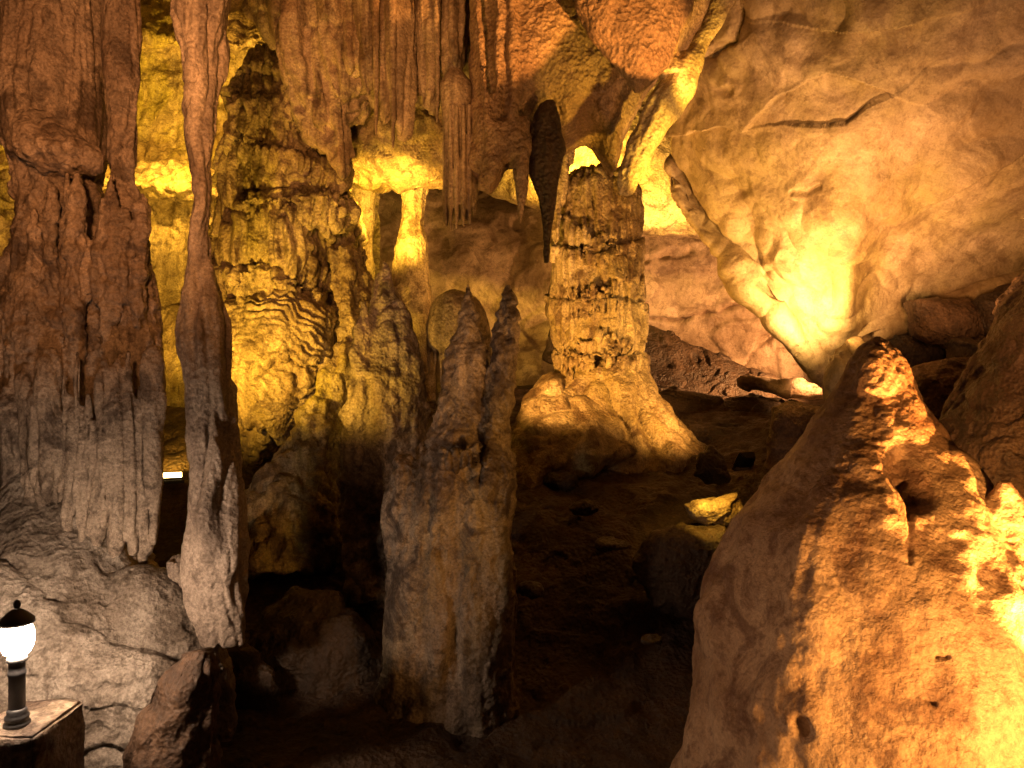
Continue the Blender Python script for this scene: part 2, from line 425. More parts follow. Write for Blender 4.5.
put('cave_wall', patch_data(rows, .035), M['pink'], [('fbm', .55, .3), ('plate', .5, .05), ('fbm', 2.2, .06, 5), ('cut', [(640, 262), (668, 255), (690, 248)], .1, 3), ('cut', [(645, 322), (680, 318), (705, 312), (752, 304)], .12, 3, .08, 14), ('cut', [(740, 372), (752, 345), (770, 335)], .12, 4, .08, 10)], 5, kind='structure')
put('recess_ceiling', blob_data([(450, -40), (462, 120), (478, 190), (520, 203), (560, 214), (600, 226), (640, 235), (698, 239), (735, 225), (760, 120), (760, -40)], 9.7, .5, 3, (0, -.3), (610, 110), power=2.6), M['centre'], [('fbm', 1.4, .2), ('fbm', 5, .06, 4)], 77, kind='structure')
# left chamber wall, left of and behind the columns
rows = [[(-260, -300, 5.5), (-60, -300, 8.2), (120, -300, 9.4), (240, -300, 9.6), (380, -300, 9.0)],
        [(-260, -60, 5.5), (-60, -60, 8.2), (120, -60, 9.2), (240, -60, 9.3), (380, -60, 8.6)],
        [(-260, 30, 5.3), (-60, 30, 7.6), (120, 30, 8.3), (240, 40, 8.4), (380, 30, 8.4)],
        [(-260, 55, 5.3), (-60, 55, 7.8), (120, 55, 8.9), (240, 60, 8.9), (380, 55, 8.5)],
        [(-260, 150, 5.3), (-60, 150, 7.7), (120, 150, 8.7), (240, 150, 8.8), (380, 150, 8.5)],
        [(-260, 185, 5.1), (-60, 185, 7.2), (120, 180, 8.0), (240, 190, 8.2), (380, 190, 8.5)],
        [(-260, 230, 5.3), (-60, 230, 7.6), (120, 225, 8.5), (240, 225, 8.6), (380, 225, 8.7)],
        [(-260, 330, 5.2), (-60, 330, 7.5), (120, 330, 8.2), (240, 330, 8.3), (380, 330, 8.7)],
        [(-260, 560, 5.0), (-60, 560, 6.5), (120, 560, 7.2), (240, 560, 7.2), (380, 560, 7.6)],
        [(-260, 900, 4.2), (-60, 900, 5), (120, 900, 5.2), (240, 900, 5.2), (380, 900, 5.4)]]
put('chamber_wall', patch_data(rows, .028), M['flow'], [[('fbm', .8, .18), ('fbm', 2.4, .12, 4)], [('flute', 5, .06, .12), ('plate', 1.6, .03), ('fbm', 7, .03)]], 8, kind='structure')
# side walls and ceiling close the cave
rows = [[(x, y, z) for y, x in ((-4, -4.5), (0, -4.0), (3, -4.2), (6, -5.0), (10, -6.5))] for z in (-.5, 1.5, 3.5, 5.5, 7.5)]
put('side_wall', patch_data(rows, .08, True), M['wall'], [('fbm', .6, .5), ('fbm', 2.5, .12)], 9, kind='structure')
rows = [[(x, y, z) for y, x in ((-4, 5), (0, 4.6), (3, 4.6), (6, 5.8), (10, 8))] for z in (-.5, 1.5, 3.5, 5.5, 7.5)]
put('side_wall', patch_data(rows, .08, True), M['wall'], [('fbm', .6, .5), ('fbm', 2.5, .12)], 10, kind='structure')
rows = [[(x, y, z+.02*x*x*-1) for x in (-7, -4, -2, 0, 2, 4, 8)] for y, z in ((-4, 4.6), (0, 4.7), (2.5, 4.8), (4, 4.9), (5.6, 5.1), (7, 6.5), (9, 7.6), (12.5, 8))]
put('cave_ceiling', patch_data(rows, .07, True), M['wall'], [('fbm', .6, .4), ('fbm', 2.5, .12)], 11, kind='structure')

# ================================================================ left: broad column, its mound, slender column
col = [loft_data([(-190, 0, 120), (-60, 6, 108), (0, 8, 104), (60, 10, 103), (120, 9, 103), (160, 14, 104), (180, 24, 100), (240, 20, 110), (300, 10, 130), (350, 4, 142), (400, 6, 146), (440, 14, 142), (465, 30, 130), (485, 60, 110)], 4.7, 1.0, 2.5, .05, 1),
       loft_data([(-190, 100, 150), (0, 102, 138), (60, 105, 139), (90, 108, 139), (150, 111, 137), (190, 114, 136), (215, 108, 142), (260, 104, 152), (300, 106, 158), (340, 110, 160), (400, 116, 160), (460, 124, 156), (500, 134, 152), (530, 140, 148)], 4.55, .9, 2.5, .05, 2),
       loft_data([(110, 20, 40), (135, 10, 80), (155, 12, 102), (170, 40, 100)], 4.42, .6, 2.5, .08, 3)]
rr = random.Random(21)
for i in range(9):                              # folds of the dark middle part
    x = 22+i*15+rr.uniform(-4, 4); y0 = rr.uniform(170, 215); y1 = rr.uniform(300, 380); h = rr.uniform(5, 10)
    col.append(loft_data([(y0, x-2, x+2), (y0+25, x-h, x+h), (y1-20, x-h*.9-4, x+h*.9-2), (y1, x-h*.5-4, x+h*.4-2)], 4.32+.1*abs(i-4)/4, 1.1, 2.5, .12, i+60))
for i in range(24):                             # two rows of drips
    x = 6+i*6.45+rr.uniform(-2, 2); y0 = rr.uniform(345, 395) if i % 2 else rr.uniform(385, 425); y1 = rr.uniform(472, 505)+x*.55*rr.uniform(.5, 1.1); h = rr.uniform(3.0, 6.5)
    col.append(loft_data([(y0, x-1.5, x+1.5), (y0+14, x-h, x+h), ((y0+y1)/2, x-h*.85, x+h*.85), (y1-15, x-h*.6, x+h*.6), (y1, x-1.5, x+1.5)], 4.16+.12*abs(x-85)/80+rr.uniform(-.03, .03), 1.2, 2.5, .12, i+80))
put('cave_column', union(col, .0105), M['col'], [[('fbm', 1.6, .03), ('flute', 5, .03, .05), ('band', 165, 360, 20, ('billow', 7, .02)), ('band', 340, 600, 30, ('flute', 11, .025, .05)), ('fbm', 9, .012, 4)], [('flute', 16, .014, .08), ('band', 110, 360, 20, ('pit', 12, .02))]], 1,
    'broad brown cave column with draped fringe standing behind the lit garden lamp', 'cave column')
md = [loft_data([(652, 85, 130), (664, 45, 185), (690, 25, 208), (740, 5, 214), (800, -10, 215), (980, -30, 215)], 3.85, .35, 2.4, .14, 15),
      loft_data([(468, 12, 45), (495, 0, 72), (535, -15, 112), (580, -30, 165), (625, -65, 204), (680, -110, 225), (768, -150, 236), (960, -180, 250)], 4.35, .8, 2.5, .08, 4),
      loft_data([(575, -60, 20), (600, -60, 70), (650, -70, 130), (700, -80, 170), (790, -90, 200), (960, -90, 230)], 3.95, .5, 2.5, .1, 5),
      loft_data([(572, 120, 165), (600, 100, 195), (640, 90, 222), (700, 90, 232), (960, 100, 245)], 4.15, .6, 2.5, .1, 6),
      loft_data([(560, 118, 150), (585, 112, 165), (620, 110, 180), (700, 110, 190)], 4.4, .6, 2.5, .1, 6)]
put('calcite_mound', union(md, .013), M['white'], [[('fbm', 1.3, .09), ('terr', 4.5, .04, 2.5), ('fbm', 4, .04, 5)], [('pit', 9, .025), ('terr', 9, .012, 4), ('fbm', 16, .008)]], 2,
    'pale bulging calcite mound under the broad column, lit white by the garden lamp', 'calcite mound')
sl = [loft_data([(-180, 150, 250), (-60, 168, 232), (0, 175, 226), (60, 184, 220), (110, 192, 214), (180, 194, 211), (240, 193, 210), (270, 190, 211), (300, 184, 215), (314, 173, 228), (330, 173, 230), (360, 180, 230), (400, 186, 234), (440, 190, 240), (500, 193, 245), (560, 186, 247), (600, 190, 246), (620, 198, 245), (642, 208, 240)], 4.1, .95, 2, .06, 7),
      loft_data([(-120, 174, 200), (0, 174, 192), (50, 183, 193), (80, 188, 192)], 4.0, 1, 2, .06, 8),
      loft_data([(560, 170, 190), (590, 172, 200), (640, 176, 212), (700, 170, 205), (800, 160, 220)], 4.2, 1, 2, .1, 9)]
put('slender_column', union(sl, .0095), M['slender'], [[('fbm', 2.2, .03), ('flute', 10, .034, .045), ('fbm', 5, .012, 3)], [('flute', 22, .012, .08), ('fbm', 14, .01)]], 4,
    'tall slender fluted column right of the broad one, thin at its waist', 'cave column')
# brown lobe and dark mound at the foot
put('rock_lobe', loft_data([(650, 185, 215), (670, 165, 218), (710, 140, 217), (768, 120, 214), (980, 90, 215)], 3.55, .7, 2.2, .12, 2), M['rust'], [[('fbm', 3, .06), ('billow', 4, .03)], [('fbm', 12, .012)]], 3,
    'rusty brown rock lobe below the slender column at the bottom edge', 'rock')
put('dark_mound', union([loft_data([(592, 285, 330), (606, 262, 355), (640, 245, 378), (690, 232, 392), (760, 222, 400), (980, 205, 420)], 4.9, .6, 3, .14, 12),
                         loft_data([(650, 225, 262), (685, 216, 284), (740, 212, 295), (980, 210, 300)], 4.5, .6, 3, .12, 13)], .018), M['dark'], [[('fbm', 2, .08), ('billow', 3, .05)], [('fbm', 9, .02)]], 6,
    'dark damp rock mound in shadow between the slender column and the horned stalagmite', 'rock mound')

# ================================================================ flowstone cascade
fl = [blob_data([(225, 470), (214, 400), (212, 300), (218, 215), (226, 150), (240, 90), (262, 52), (292, 40), (318, 60), (338, 110), (352, 160), (356, 215), (362, 262), (352, 330), (330, 385), (300, 430), (262, 478)], 6.9, .55, 3, (.0, .10)),
      blob_data([(222, 250), (228, 212), (262, 200), (310, 206), (318, 250), (312, 300), (240, 310)], 6.45, .22, 3),
      blob_data([(300, 190), (330, 150), (352, 165), (350, 215), (325, 240), (302, 225)], 6.35, .2, 3),
      blob_data([(245, 200), (255, 130), (290, 120), (330, 150), (320, 200)], 6.55, .25, 3),
      blob_data([(225, 300), (300, 285), (335, 310), (325, 380), (285, 430), (250, 465), (232, 400)], 6.4, .25, 3)]
put('flowstone_cascade', union(fl, .013), M['flow'], [[('fbm', 1.3, .05), ('drape', 1.7, .12, 7),
    ('cut', [(228, 215), (250, 192), (290, 188), (350, 196)], .16, 7, -.08, 25), ('cut', [(222, 268), (262, 262), (300, 290), (335, 300)], .10, 4, -.05, 20), ('cut', [(255, 140), (300, 150), (350, 150)], .06, 4, -.04, 20), ('cut', [(315, 205), (318, 250), (345, 270)], .12, 7)],
    [('band', 0, 300, 20, ('flute', 12, .06, .02)), ('band', 280, 480, 30, ('ripple', 13, .02)), ('band', 280, 480, 30, ('flute', 8, .02, .3)), ('fbm', 8, .012)]], 5,
    'yellow lit rippled flowstone cascade between the slender column and the pointed stalagmite', 'flowstone')
rt = [loft_data([(322, 345, 352, 6.3), (345, 340, 356, 6.2), (380, 322, 345, 6.1), (420, 300, 335, 6.0), (460, 275, 330, 5.9), (500, 240, 340, 5.8), (560, 220, 345, 5.7)], 6.1, .8, 2.5, .15, 21),
      loft_data([(250, 330, 365, 6.5), (300, 338, 362, 6.4), (345, 340, 360, 6.3), (420, 335, 362, 6.1), (520, 322, 365, 5.9)], 6.2, .9, 2.5, .15, 22),
      loft_data([(190, 334, 350, 6.7), (235, 334, 354, 6.6), (270, 343, 368, 6.5), (290, 345, 378, 6.5), (350, 345, 372, 6.3)], 6.5, .8, 2.5, .12, 23)]
put('rock_buttress', union(rt, .017), M['flow'], [[('fbm', 2.2, .06), ('billow', 5, .04), ('flute', 7, .05, .2)], [('flute', 14, .018, .2), ('fbm', 10, .015)]], 6,
    'root like ochre rock buttress slanting down below the flowstone cascade', 'rock buttress')

# ================================================================ hanging curtain and stalactites
ml = [blob_data([(262, -140), (250, 10), (275, 50), (305, 95), (325, 112), (345, 128), (362, 102), (384, 110), (402, 116), (424, 104), (445, 98), (480, 78), (492, 10), (500, -140)], 6.1, .35, 3, (-.05, 0)),
      loft_data([(-60, 285, 312), (60, 290, 330), (120, 305, 345), (165, 335, 350), (180, 340, 346)], 5.95, 1, 3, .15, 31)]
put('hanging_curtain', union(ml, .018), M['tite'], [[('fbm', 2, .07), ('flute', 6, .09, .06)], [('flute', 15, .025, .07), ('pit', 9, .03), ('fbm', 10, .012)]], 7,
    'brown ribbed rock curtain hanging from the ceiling above the yellow ledge', 'rock curtain')
G = 'stalactites fringing the hanging curtain'
tl = [(368, 20, 96, 5.75, 'narrow brown stalactite at the left end of the curtain fringe, above the pale ledge'),
      (384, 22, 125, 5.7, 'ribbed stalactite hanging between the shortest one and the longest of the curtain fringe'),
      (401, 26, 139, 5.62, 'longest blunt stalactite of the curtain fringe, above the glowing narrow column'),
      (430, 24, 113, 5.6, 'broad smooth stalactite just left of the dark fluted one'),
      (417, 15, 92, 5.75, 'thin stalactite squeezed between the longest and the broad smooth one'),
      (452, 25, 82, 5.6, 'pale stub of a stalactite directly above the dark fluted one'),
      (393, 7, 148, 5.5, 'thin straw stalactite touching the left side of the longest blunt one'),
      (376, 6, 134, 5.58, 'thin straw stalactite between the two short ones at the left of the fringe'),
      (437, 6, 122, 5.48, 'thin straw stalactite in front of the broad smooth one'),
      (350, 16, 75, 5.8, 'short stalactite at the upper left of the curtain fringe')]
for i, (x, wd, yb, d, lb) in enumerate(tl):
    h = wd/2
    put('stalactite', loft_data([(-150, x-h*1.5, x+h*1.5), (-30, x-h*1.2, x+h*1.2), (yb*.4, x-h, x+h), (yb*.75, x-h*.95+1, x+h*.9), (yb*.92, x-h*.6, x+h*.7), (yb, x-h*.15, x+h*.2)], d, 1, 1.8, .1, i+40, .04),
        M['tite'], [[('fbm', 3, .03 if wd > 8 else .008), ('flute', 12, .03 if wd > 8 else .004, .05)], [('terr', 6, .008, 10), ('fbm', 14, .006)]], 20+i, lb, 'stalactite', G)
# fluted stalactite: a bundle of thin pipes round a core
fs = [loft_data([(70, 448, 462), (85, 440, 474), (100, 441, 474), (130, 443, 473), (200, 445, 474), (222, 450, 470)], 5.3, .9, 1.5, .05, 50)]
for i, a in enumerate(np.linspace(PI, 2*PI, 8)):
    x = 460+15*math.cos(a); dd = 5.3+.12*math.sin(a)
    yb = [222, 226, 231, 229, 226, 224, 215, 212][i]
    fs.append(loft_data([(105, x-2, x+2), (140, x-2.6, x+2.6), (200, x-2.9, x+2.9), (yb, x-1.6, x+1.6)], dd, 1.2, 1.2, .1, 51+i))
put('fluted_stalactite', union(fs, .0065), M['tite'], [('fbm', 7, .008), ('fbm', 20, .004)], 9, 'dark fluted stalactite like a bundle of pipes, with a pale broken lower end', 'stalactite')

# ================================================================ yellow ledge of the ceiling and glowing narrow columns
lp = blob_data([(330, 100), (345, 150), (348, 176), (366, 186), (400, 189), (440, 187), (482, 186), (500, 130), (470, 60), (380, 50)], 7.3, .75, 2.5, (0, -.35), (412, 120), power=1.6)
put('ceiling_ledge', lp, M['flow'], [[('fbm', 2.2, .10), ('billow', 3, .06)], [('fbm', 8, .02, 4)]], 12, 'yellow glowing rock ledge hanging level above the two narrow columns', 'rock ledge')
put('narrow_column', loft_data([(120, 340, 392), (180, 346, 380), (200, 351, 376), (240, 350, 373), (290, 352, 374), (360, 345, 380)], 7.7, 1, 1.6, .1, 61), M['centre'], [('fbm', 4, .04), ('fbm', 14, .01)], 13,
    'left of the two narrow glowing columns, half hidden by the flowstone', 'cave column', 'narrow columns below the yellow ledge')
put('narrow_column', loft_data([(110, 380, 440), (180, 398, 430), (200, 402, 425), (225, 401, 424), (245, 395, 428), (270, 392, 430), (300, 395, 430), (330, 396, 434), (400, 385, 445)], 7.4, 1, 1.6, .1, 62), M['centre'], [('fbm', 4, .04), ('fbm', 14, .01)], 14,
    'right, brighter of the two narrow columns, swelling below its middle, behind the pointed stalagmite', 'cave column', 'narrow columns below the yellow ledge')

# ================================================================ ceiling rock in the middle
cr_ = [blob_data([(480, -220), (468, -40), (470, 40), (472, 110), (468, 180), (486, 188), (498, 164), (518, 146), (545, 140), (562, 158), (576, 148), (588, 142), (600, 158), (614, 180), (622, 140), (640, 105), (668, 60), (720, 20), (760, -60), (760, -220)], 5.5, .5, 3, (.12, 0), (580, 0), power=2.6),
       blob_data([(488, 120), (530, 118), (540, 150), (528, 170), (505, 168), (489, 195), (478, 188)], 5.05, .16, 2)]
for x0, x1, x2, dd in ((478, 484, 492, 4.98), (500, 498, 497, 5.0), (512, 514, 512, 4.98)):
    cr_.append(loft_data([(-120, x0-7, x0+7), (0, x0-6, x0+6), (80, x1-5, x1+5), (150, x2-4, x2+4), (165, x2-1, x2+1)], dd, 1, 2.5, .15, x0))
put('ceiling_rock', union(cr_, .014), M['ceil'], [[('fbm', 1.6, .06), ('fbm', 5, .03, 4)], [('fbm', 14, .014, 3), ('pit', 16, .01)]], 15,
    'orange lit rough rock mass of the ceiling crossed by a big dark shadow', 'ceiling rock')
put('ceiling_slab', blob_data([(590, -160), (572, -30), (576, 5), (592, 40), (618, 72), (636, 94), (655, 84), (672, 60), (690, 20), (700, -40), (700, -160)], 4.75, .22, 2, (.1, 0), (636, -20)), M['ceil'], [[('fbm', 1.8, .05), ('fbm', 5, .03, 4)], [('fbm', 14, .012)]], 16,
    'wedge of orange rock jutting down from the ceiling beside the pale ridge', 'ceiling rock')
put('small_stalactite', loft_data([(150, 512, 530), (168, 512, 529), (190, 516, 527), (210, 518, 524), (223, 519.5, 521)], 4.95, .9, 1.4, .12, 71), M['ceil'], [('fbm', 5, .02), ('fbm', 16, .006)], 17,
    'small pointed stalactite below the orange ceiling rock', 'stalactite')
put('dark_stalactite', loft_data([(104, 542, 554), (114, 536, 558), (128, 530, 561), (150, 528, 566), (175, 531, 561), (200, 538, 556), (230, 543, 552), (262, 545, 549)], 4.99, .8, 1.4, .12, 72), M['dark'], [('fbm', 4, .035), ('flute', 10, .015), ('terr', 6, .012, 8)], 18,  # dark material stands in for the shade it hangs in
    'dark leaf shaped stalactite left of the top of the central column', 'stalactite')
# pale ridge
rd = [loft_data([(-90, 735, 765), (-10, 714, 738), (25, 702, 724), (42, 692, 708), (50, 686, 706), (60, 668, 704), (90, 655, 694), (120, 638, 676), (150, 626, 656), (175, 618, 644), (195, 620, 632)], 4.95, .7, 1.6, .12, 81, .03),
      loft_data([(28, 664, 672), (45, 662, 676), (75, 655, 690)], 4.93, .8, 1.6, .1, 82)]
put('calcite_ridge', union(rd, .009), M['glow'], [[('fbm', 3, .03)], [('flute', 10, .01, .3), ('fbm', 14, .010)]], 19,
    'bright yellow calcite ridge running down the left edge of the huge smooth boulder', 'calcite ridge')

# ================================================================ central column
cc = [loft_data([(176, 575, 630), (182, 560, 638), (190, 553, 642), (230, 552, 642), (265, 549, 641), (300, 549, 644), (340, 552, 646), (366, 560, 646), (372, 556, 648), (400, 545, 662), (430, 530, 688), (452, 515, 708), (520, 500, 730)], 8.0, .9, 1.8, .05, 91, .012),
      loft_data([(374, 542, 565, 7.8), (395, 526, 590, 7.7), (420, 514, 620, 7.5), (450, 508, 640, 7.2), (490, 505, 560, 6.9), (560, 490, 560, 6.7)], 7.8, .7, 2, .1, 92),
      loft_data([(140, 560, 575), (165, 556, 570), (185, 553, 566), (262, 551, 556)], 7.6, .9, 2, .1, 93)]
rr = random.Random(5)
for yr, x0, x1 in ((300, 556, 640), (248, 558, 636), (358, 556, 645)):
    for x in np.arange(x0, x1, 5.2):
        u = (x-(x0+x1)/2)/((x1-x0)/2); dd = 8.0-.50*math.sqrt(max(.02, 1-u*u)); y0 = yr+rr.uniform(-5, 5)+9*math.sin(x*.07+yr); h = rr.uniform(2, 3.2)
        cc.append(loft_data([(y0-20, x-h*.5, x+h*.5), (y0-8, x-h, x+h), (y0+rr.uniform(8, 16), x-1.3, x+1.3)], dd, 1.2, 1.8, .1, int(x)))
put('central_column', union(cc, .0125), M['centre'], [[('fbm', 1.5, .05), ('band', 150, 372, 14, ('terr', 2.3, .035, 7)), ('band', 375, 520, 20, ('flute', 4, .06, .25)), ('cut', [(552, 296), (580, 302), (610, 298), (640, 304)], .025, 3, -.03, 18), ('cut', [(555, 352), (590, 362), (615, 356), (645, 352)], .035, 3, -.04, 18), ('cut', [(556, 245), (600, 252), (640, 240)], .02, 3, -.03, 14), ('cut', [(556, 215), (600, 218)], .02, 3, -.02, 12)], [('band', 150, 372, 14, ('flute', 12, .03, .1)), ('pit', 9, .014), ('fbm', 7, .014)]], 22,
    'golden central column with tiers of drips on a flared base', 'cave column')

# ================================================================ huge boulder, upper right
def closed_patch(rows, step):
    """a patch with a back skin a little behind it, so that it is a solid"""
    V, q, _ = patch_data(rows, step)
    return V, q, None


def brow(top, edge, fold):      # one column of the boulder: from the ceiling down to its lower edge, then folded back behind
    (x0, d0), (x1, y1, d1), (fx, fy, fd) = top, edge, fold
    out = []
    for t in (0, .22, .42, .6, .76, .88, .96, 1.0):
        e = t**1.25
        bulge = .55*math.sin(PI*min(1, t*1.05))**.8
        out.append((x0+(x1-x0)*t, -300+(y1+300)*t, d0+(d1-d0)*e-bulge*(1 if t < 1 else 0)))
    out.append(((x1+fx)/2, (y1+fy)/2, (d1+fd)/2+.15)); out.append((fx, fy, fd))
    return out


bcols = [brow((775, 6.6), (740, 60, 8.0), (780, 40, 8.6)),
         brow((735, 5.8), (676, 150, 6.75), (770, 120, 8.2)),
         brow((745, 5.4), (692, 216, 6.55), (790, 150, 8.2)),
         brow((790, 5.2), (738, 270, 6.45), (820, 200, 8.2)),
         brow((840, 5.0), (783, 325, 6.4), (850, 240, 8.2)),
         brow((880, 4.9), (812, 362, 6.4), (870, 250, 8.2)),
         brow((930, 4.8), (834, 382, 6.4), (890, 250, 8.2)),
         brow((1000, 4.7), (856, 345, 6.35), (920, 240, 8.2)),
         brow((1080, 4.6), (940, 313, 6.2), (980, 220, 8.2)),
         brow((1180, 4.5), (1030, 284, 6.0), (1050, 200, 8)),
         brow((1300, 4.3), (1160, 240, 5.7), (1150, 150, 7.6)),
         brow((1500, 4.0), (1340, 180, 5.2), (1300, 100, 7))]
bo = patch_data([[c[k] for c in bcols] for k in range(10)], .011)
put('smooth_boulder', bo, M['boulder'], [[('fbm', .8, .14, 3)], [('scoop', 1.35, .11), ('scoop', 3.3, .05), ('fbm', 2.2, .03, 6), ('fbm', 8, .006, 3),
    ('cut', [(692, 132), (722, 122), (745, 130), (775, 100), (800, 85), (828, 68), (862, 82)], .0, 2, .05, 30),
    ('cut', [(800, 125), (846, 122), (880, 100)], .02, 5, -.04, 26), ('cut', [(793, 192), (806, 194), (820, 189)], .05, 2.5), ('cut', [(757, 283), (768, 292), (776, 302)], .09, 3),
    ('cut', [(700, 60), (735, 40), (740, 10)], .05, 4, .04, 20), ('cut', [(716, 55), (722, 85), (735, 88)], .06, 4), ('cut', [(830, 30), (870, 34), (920, 20)], .0, 2, .04, 30),
    ('cut', [(930, 200), (975, 170), (1024, 150)], .0, 2, .03, 30)]], 24,
    'huge smooth ochre boulder filling the upper right, glowing at its lower tip', 'boulder')

# ================================================================ stalagmites in the middle ground
pt = [loft_data([(260, 382, 388), (275, 376, 394), (300, 367, 403), (340, 357, 415), (390, 349, 428), (430, 346, 430), (470, 346, 424), (520, 350, 416), (600, 355, 418), (700, 350, 420)], 5.4, .8, 1.8, .08, 101),
      loft_data([(300, 358, 368), (340, 350, 372), (400, 344, 372), (470, 338, 368), (530, 340, 372), (600, 346, 380)], 5.25, .9, 1.8, .1, 102)]
put('pointed_stalagmite', union(pt, .0115), M['stag'], [[('fbm', 2.5, .04), ('billow', 4, .03)], [('flute', 8, .018, .2), ('fbm', 12, .014), ('pit', 10, .014)]], 26,
    'pointed stalagmite in front of the brighter narrow column', 'stalagmite')
dm = [loft_data([(291, 445, 462), (296, 437, 474), (308, 430, 485), (325, 426, 490), (342, 426, 492), (350, 430, 488)], 5.5, .8, 1.8, .04, 111, .03),
      loft_data([(335, 438, 480), (400, 436, 478), (520, 430, 480), (600, 420, 480)], 5.6, .7, 1.8, .1, 112)]
rr = random.Random(4)
for x in range(429, 492, 6):
    yb = rr.uniform(370, 415); dd = 5.5-.15*math.sin((x-426)/66*PI)
    dm.append(loft_data([(338, x-3.5, x+3.5), (360, x-2.4, x+2.4), (yb, x-1, x+1)], dd, 1, 1.8, .1, x))
put('domed_stalagmite', union(dm, .0105), M['flow'], [('fbm', 4, .02), ('fbm', 15, .006)], 27, 'smooth round domed stalagmite with a fringe of drips, behind the horned one', 'stalagmite')
tw = [loft_data([(284, 465, 471), (298, 462, 474), (325, 455, 481), (360, 445, 487), (410, 437, 490), (460, 425, 494), (520, 405, 498), (600, 398, 495), (700, 395, 490), (900, 380, 490)], 4.6, .85, 1.8, .1, 121, .02),
      loft_data([(284, 505, 511), (298, 501, 515), (320, 496, 519), (345, 490, 521), (390, 486, 516), (430, 477, 511), (470, 460, 512), (540, 450, 514), (620, 445, 515), (700, 445, 512), (900, 440, 515)], 4.52, .9, 1.8, .1, 122, .02),
      loft_data([(395, 470, 492), (420, 450, 505), (450, 425, 511), (485, 403, 513), (540, 388, 516), (620, 384, 515), (670, 384, 514), (710, 372, 524), (760, 350, 545), (900, 320, 580)], 4.62, .64, 1.8, .06, 123),
      loft_data([(455, 398, 413), (475, 388, 425), (520, 382, 440), (600, 384, 450), (900, 385, 450)], 4.6, .6, 1.8, .1, 124),
      loft_data([(548, 405, 432), (560, 394, 444), (620, 388, 454), (680, 389, 456), (740, 392, 450), (900, 385, 450)], 4.47, .5, 1.8, .08, 125),
      loft_data([(430, 448, 462), (455, 440, 470), (560, 436, 474), (680, 440, 480), (900, 440, 480)], 4.46, .6, 1.8, .1, 126)]
for x, y0 in ((443, 462), (449, 465), (456, 466), (463, 465), (470, 462), (477, 458)):
    tw.append(loft_data([(y0-14, x-2, x+2), (y0-6, x-3, x+3), (y0+7, x-1, x+1)], 4.33, 1, 1.5, .1, x))
put('horned_stalagmite', union(tw, .0105), M['stag'], [[('fbm', 2.4, .045), ('band', 280, 470, 30, ('billow', 9, .016)), ('flute', 6, .018, .15), ('cut', [(392, 560), (402, 545), (440, 548), (452, 600), (455, 680)], .03, 4), ('cut', [(491, 350), (484, 430), (478, 480)], .03, 4)], [('fbm', 8, .014, 4), ('band', 280, 480, 30, ('terr', 9, .026, 10)), ('billow', 14, .007), ('pit', 8, .014)]], 28,
    'grey brown stalagmite with two thin horns in the middle foreground', 'stalagmite')

# ================================================================ right foreground stalagmite
mo = [loft_data([(342, 866, 884, 3.5), (349, 857, 893, 3.5), (368, 848, 902, 3.48), (395, 834, 914, 3.47), (425, 812, 932, 3.45), (455, 795, 945, 3.42), (480, 775, 965, 3.4), (520, 742, 1000, 3.35), (570, 724, 1040, 3.3), (640, 706, 1065, 3.25), (700, 693, 1080, 3.2), (770, 680, 1095, 3.15), (900, 655, 1110, 3.1), (1100, 640, 1110, 3.1)], 3.4, .8, 2, .05, 131, .02),
      loft_data([(450, 845, 880, 3.2), (480, 822, 915, 3.15), (530, 795, 945, 3.05), (600, 775, 970, 2.98), (700, 755, 1000, 2.9), (800, 745, 1030, 2.85), (1000, 740, 1040, 2.8)], 2.9, .55, 2, .06, 132, .1),
      loft_data([(482, 998, 1008, 3.08), (500, 988, 1022, 3.08), (540, 965, 1040, 3.04), (600, 930, 1060, 3.0), (700, 890, 1075, 2.95), (820, 870, 1085, 2.9), (1000, 860, 1090, 2.9)], 3.0, .5, 2, .06, 133, .05),
      loft_data([(455, 930, 960, 3.25), (480, 912, 985, 3.2), (540, 890, 1000, 3.15), (640, 860, 1030, 3.05)], 3.1, .6, 2, .06, 134),
      loft_data([(350, 866, 884, 3.42), (365, 858, 892, 3.40), (390, 852, 896, 3.38), (408, 858, 892, 3.4)], 3.4, .8, 2, .03, 135)]
put('broad_stalagmite', union(mo, .0085), M['mound'], [[('fbm', 1.6, .05), ('fbm', 4, .022, 3), ('scoop', 3.5, .03), ('cut', [(908, 478), (911, 500), (909, 560)], .02, 2.5), ('cut', [(900, 462), (912, 488), (916, 500)], .05, 12), ('cut', [(840, 545), (870, 548), (905, 560)], .008, 2, .006, 8), ('cut', [(800, 722), (804, 732)], .07, 6), ('cut', [(938, 657), (948, 658)], .02, 3), ('cut', [(925, 700), (934, 706)], .02, 3)], [('fbm', 9, .010, 4), ('rough', 30, .0028), ('rough', 13, .004), ('pit', 7, .006)]], 30,
    'huge rough cone shaped stalagmite in the right foreground, lit orange on its right side', 'stalagmite')

# ================================================================ rocks right of and behind it
def rockob(name, outl, d, th, mat, lb, cat='rock', grp=None, seed=0, tilt=(0, 0), sp=None, pw=2.4, px=2.2, back=1):
    put(name, blob_data(outl, d, th, px, tilt, None, back, pw), mat, sp or [[('fbm', 2.2, .05), ('plate', 2.5, .02)], [('fbm', 8, .02)]], seed, lb, cat, grp)


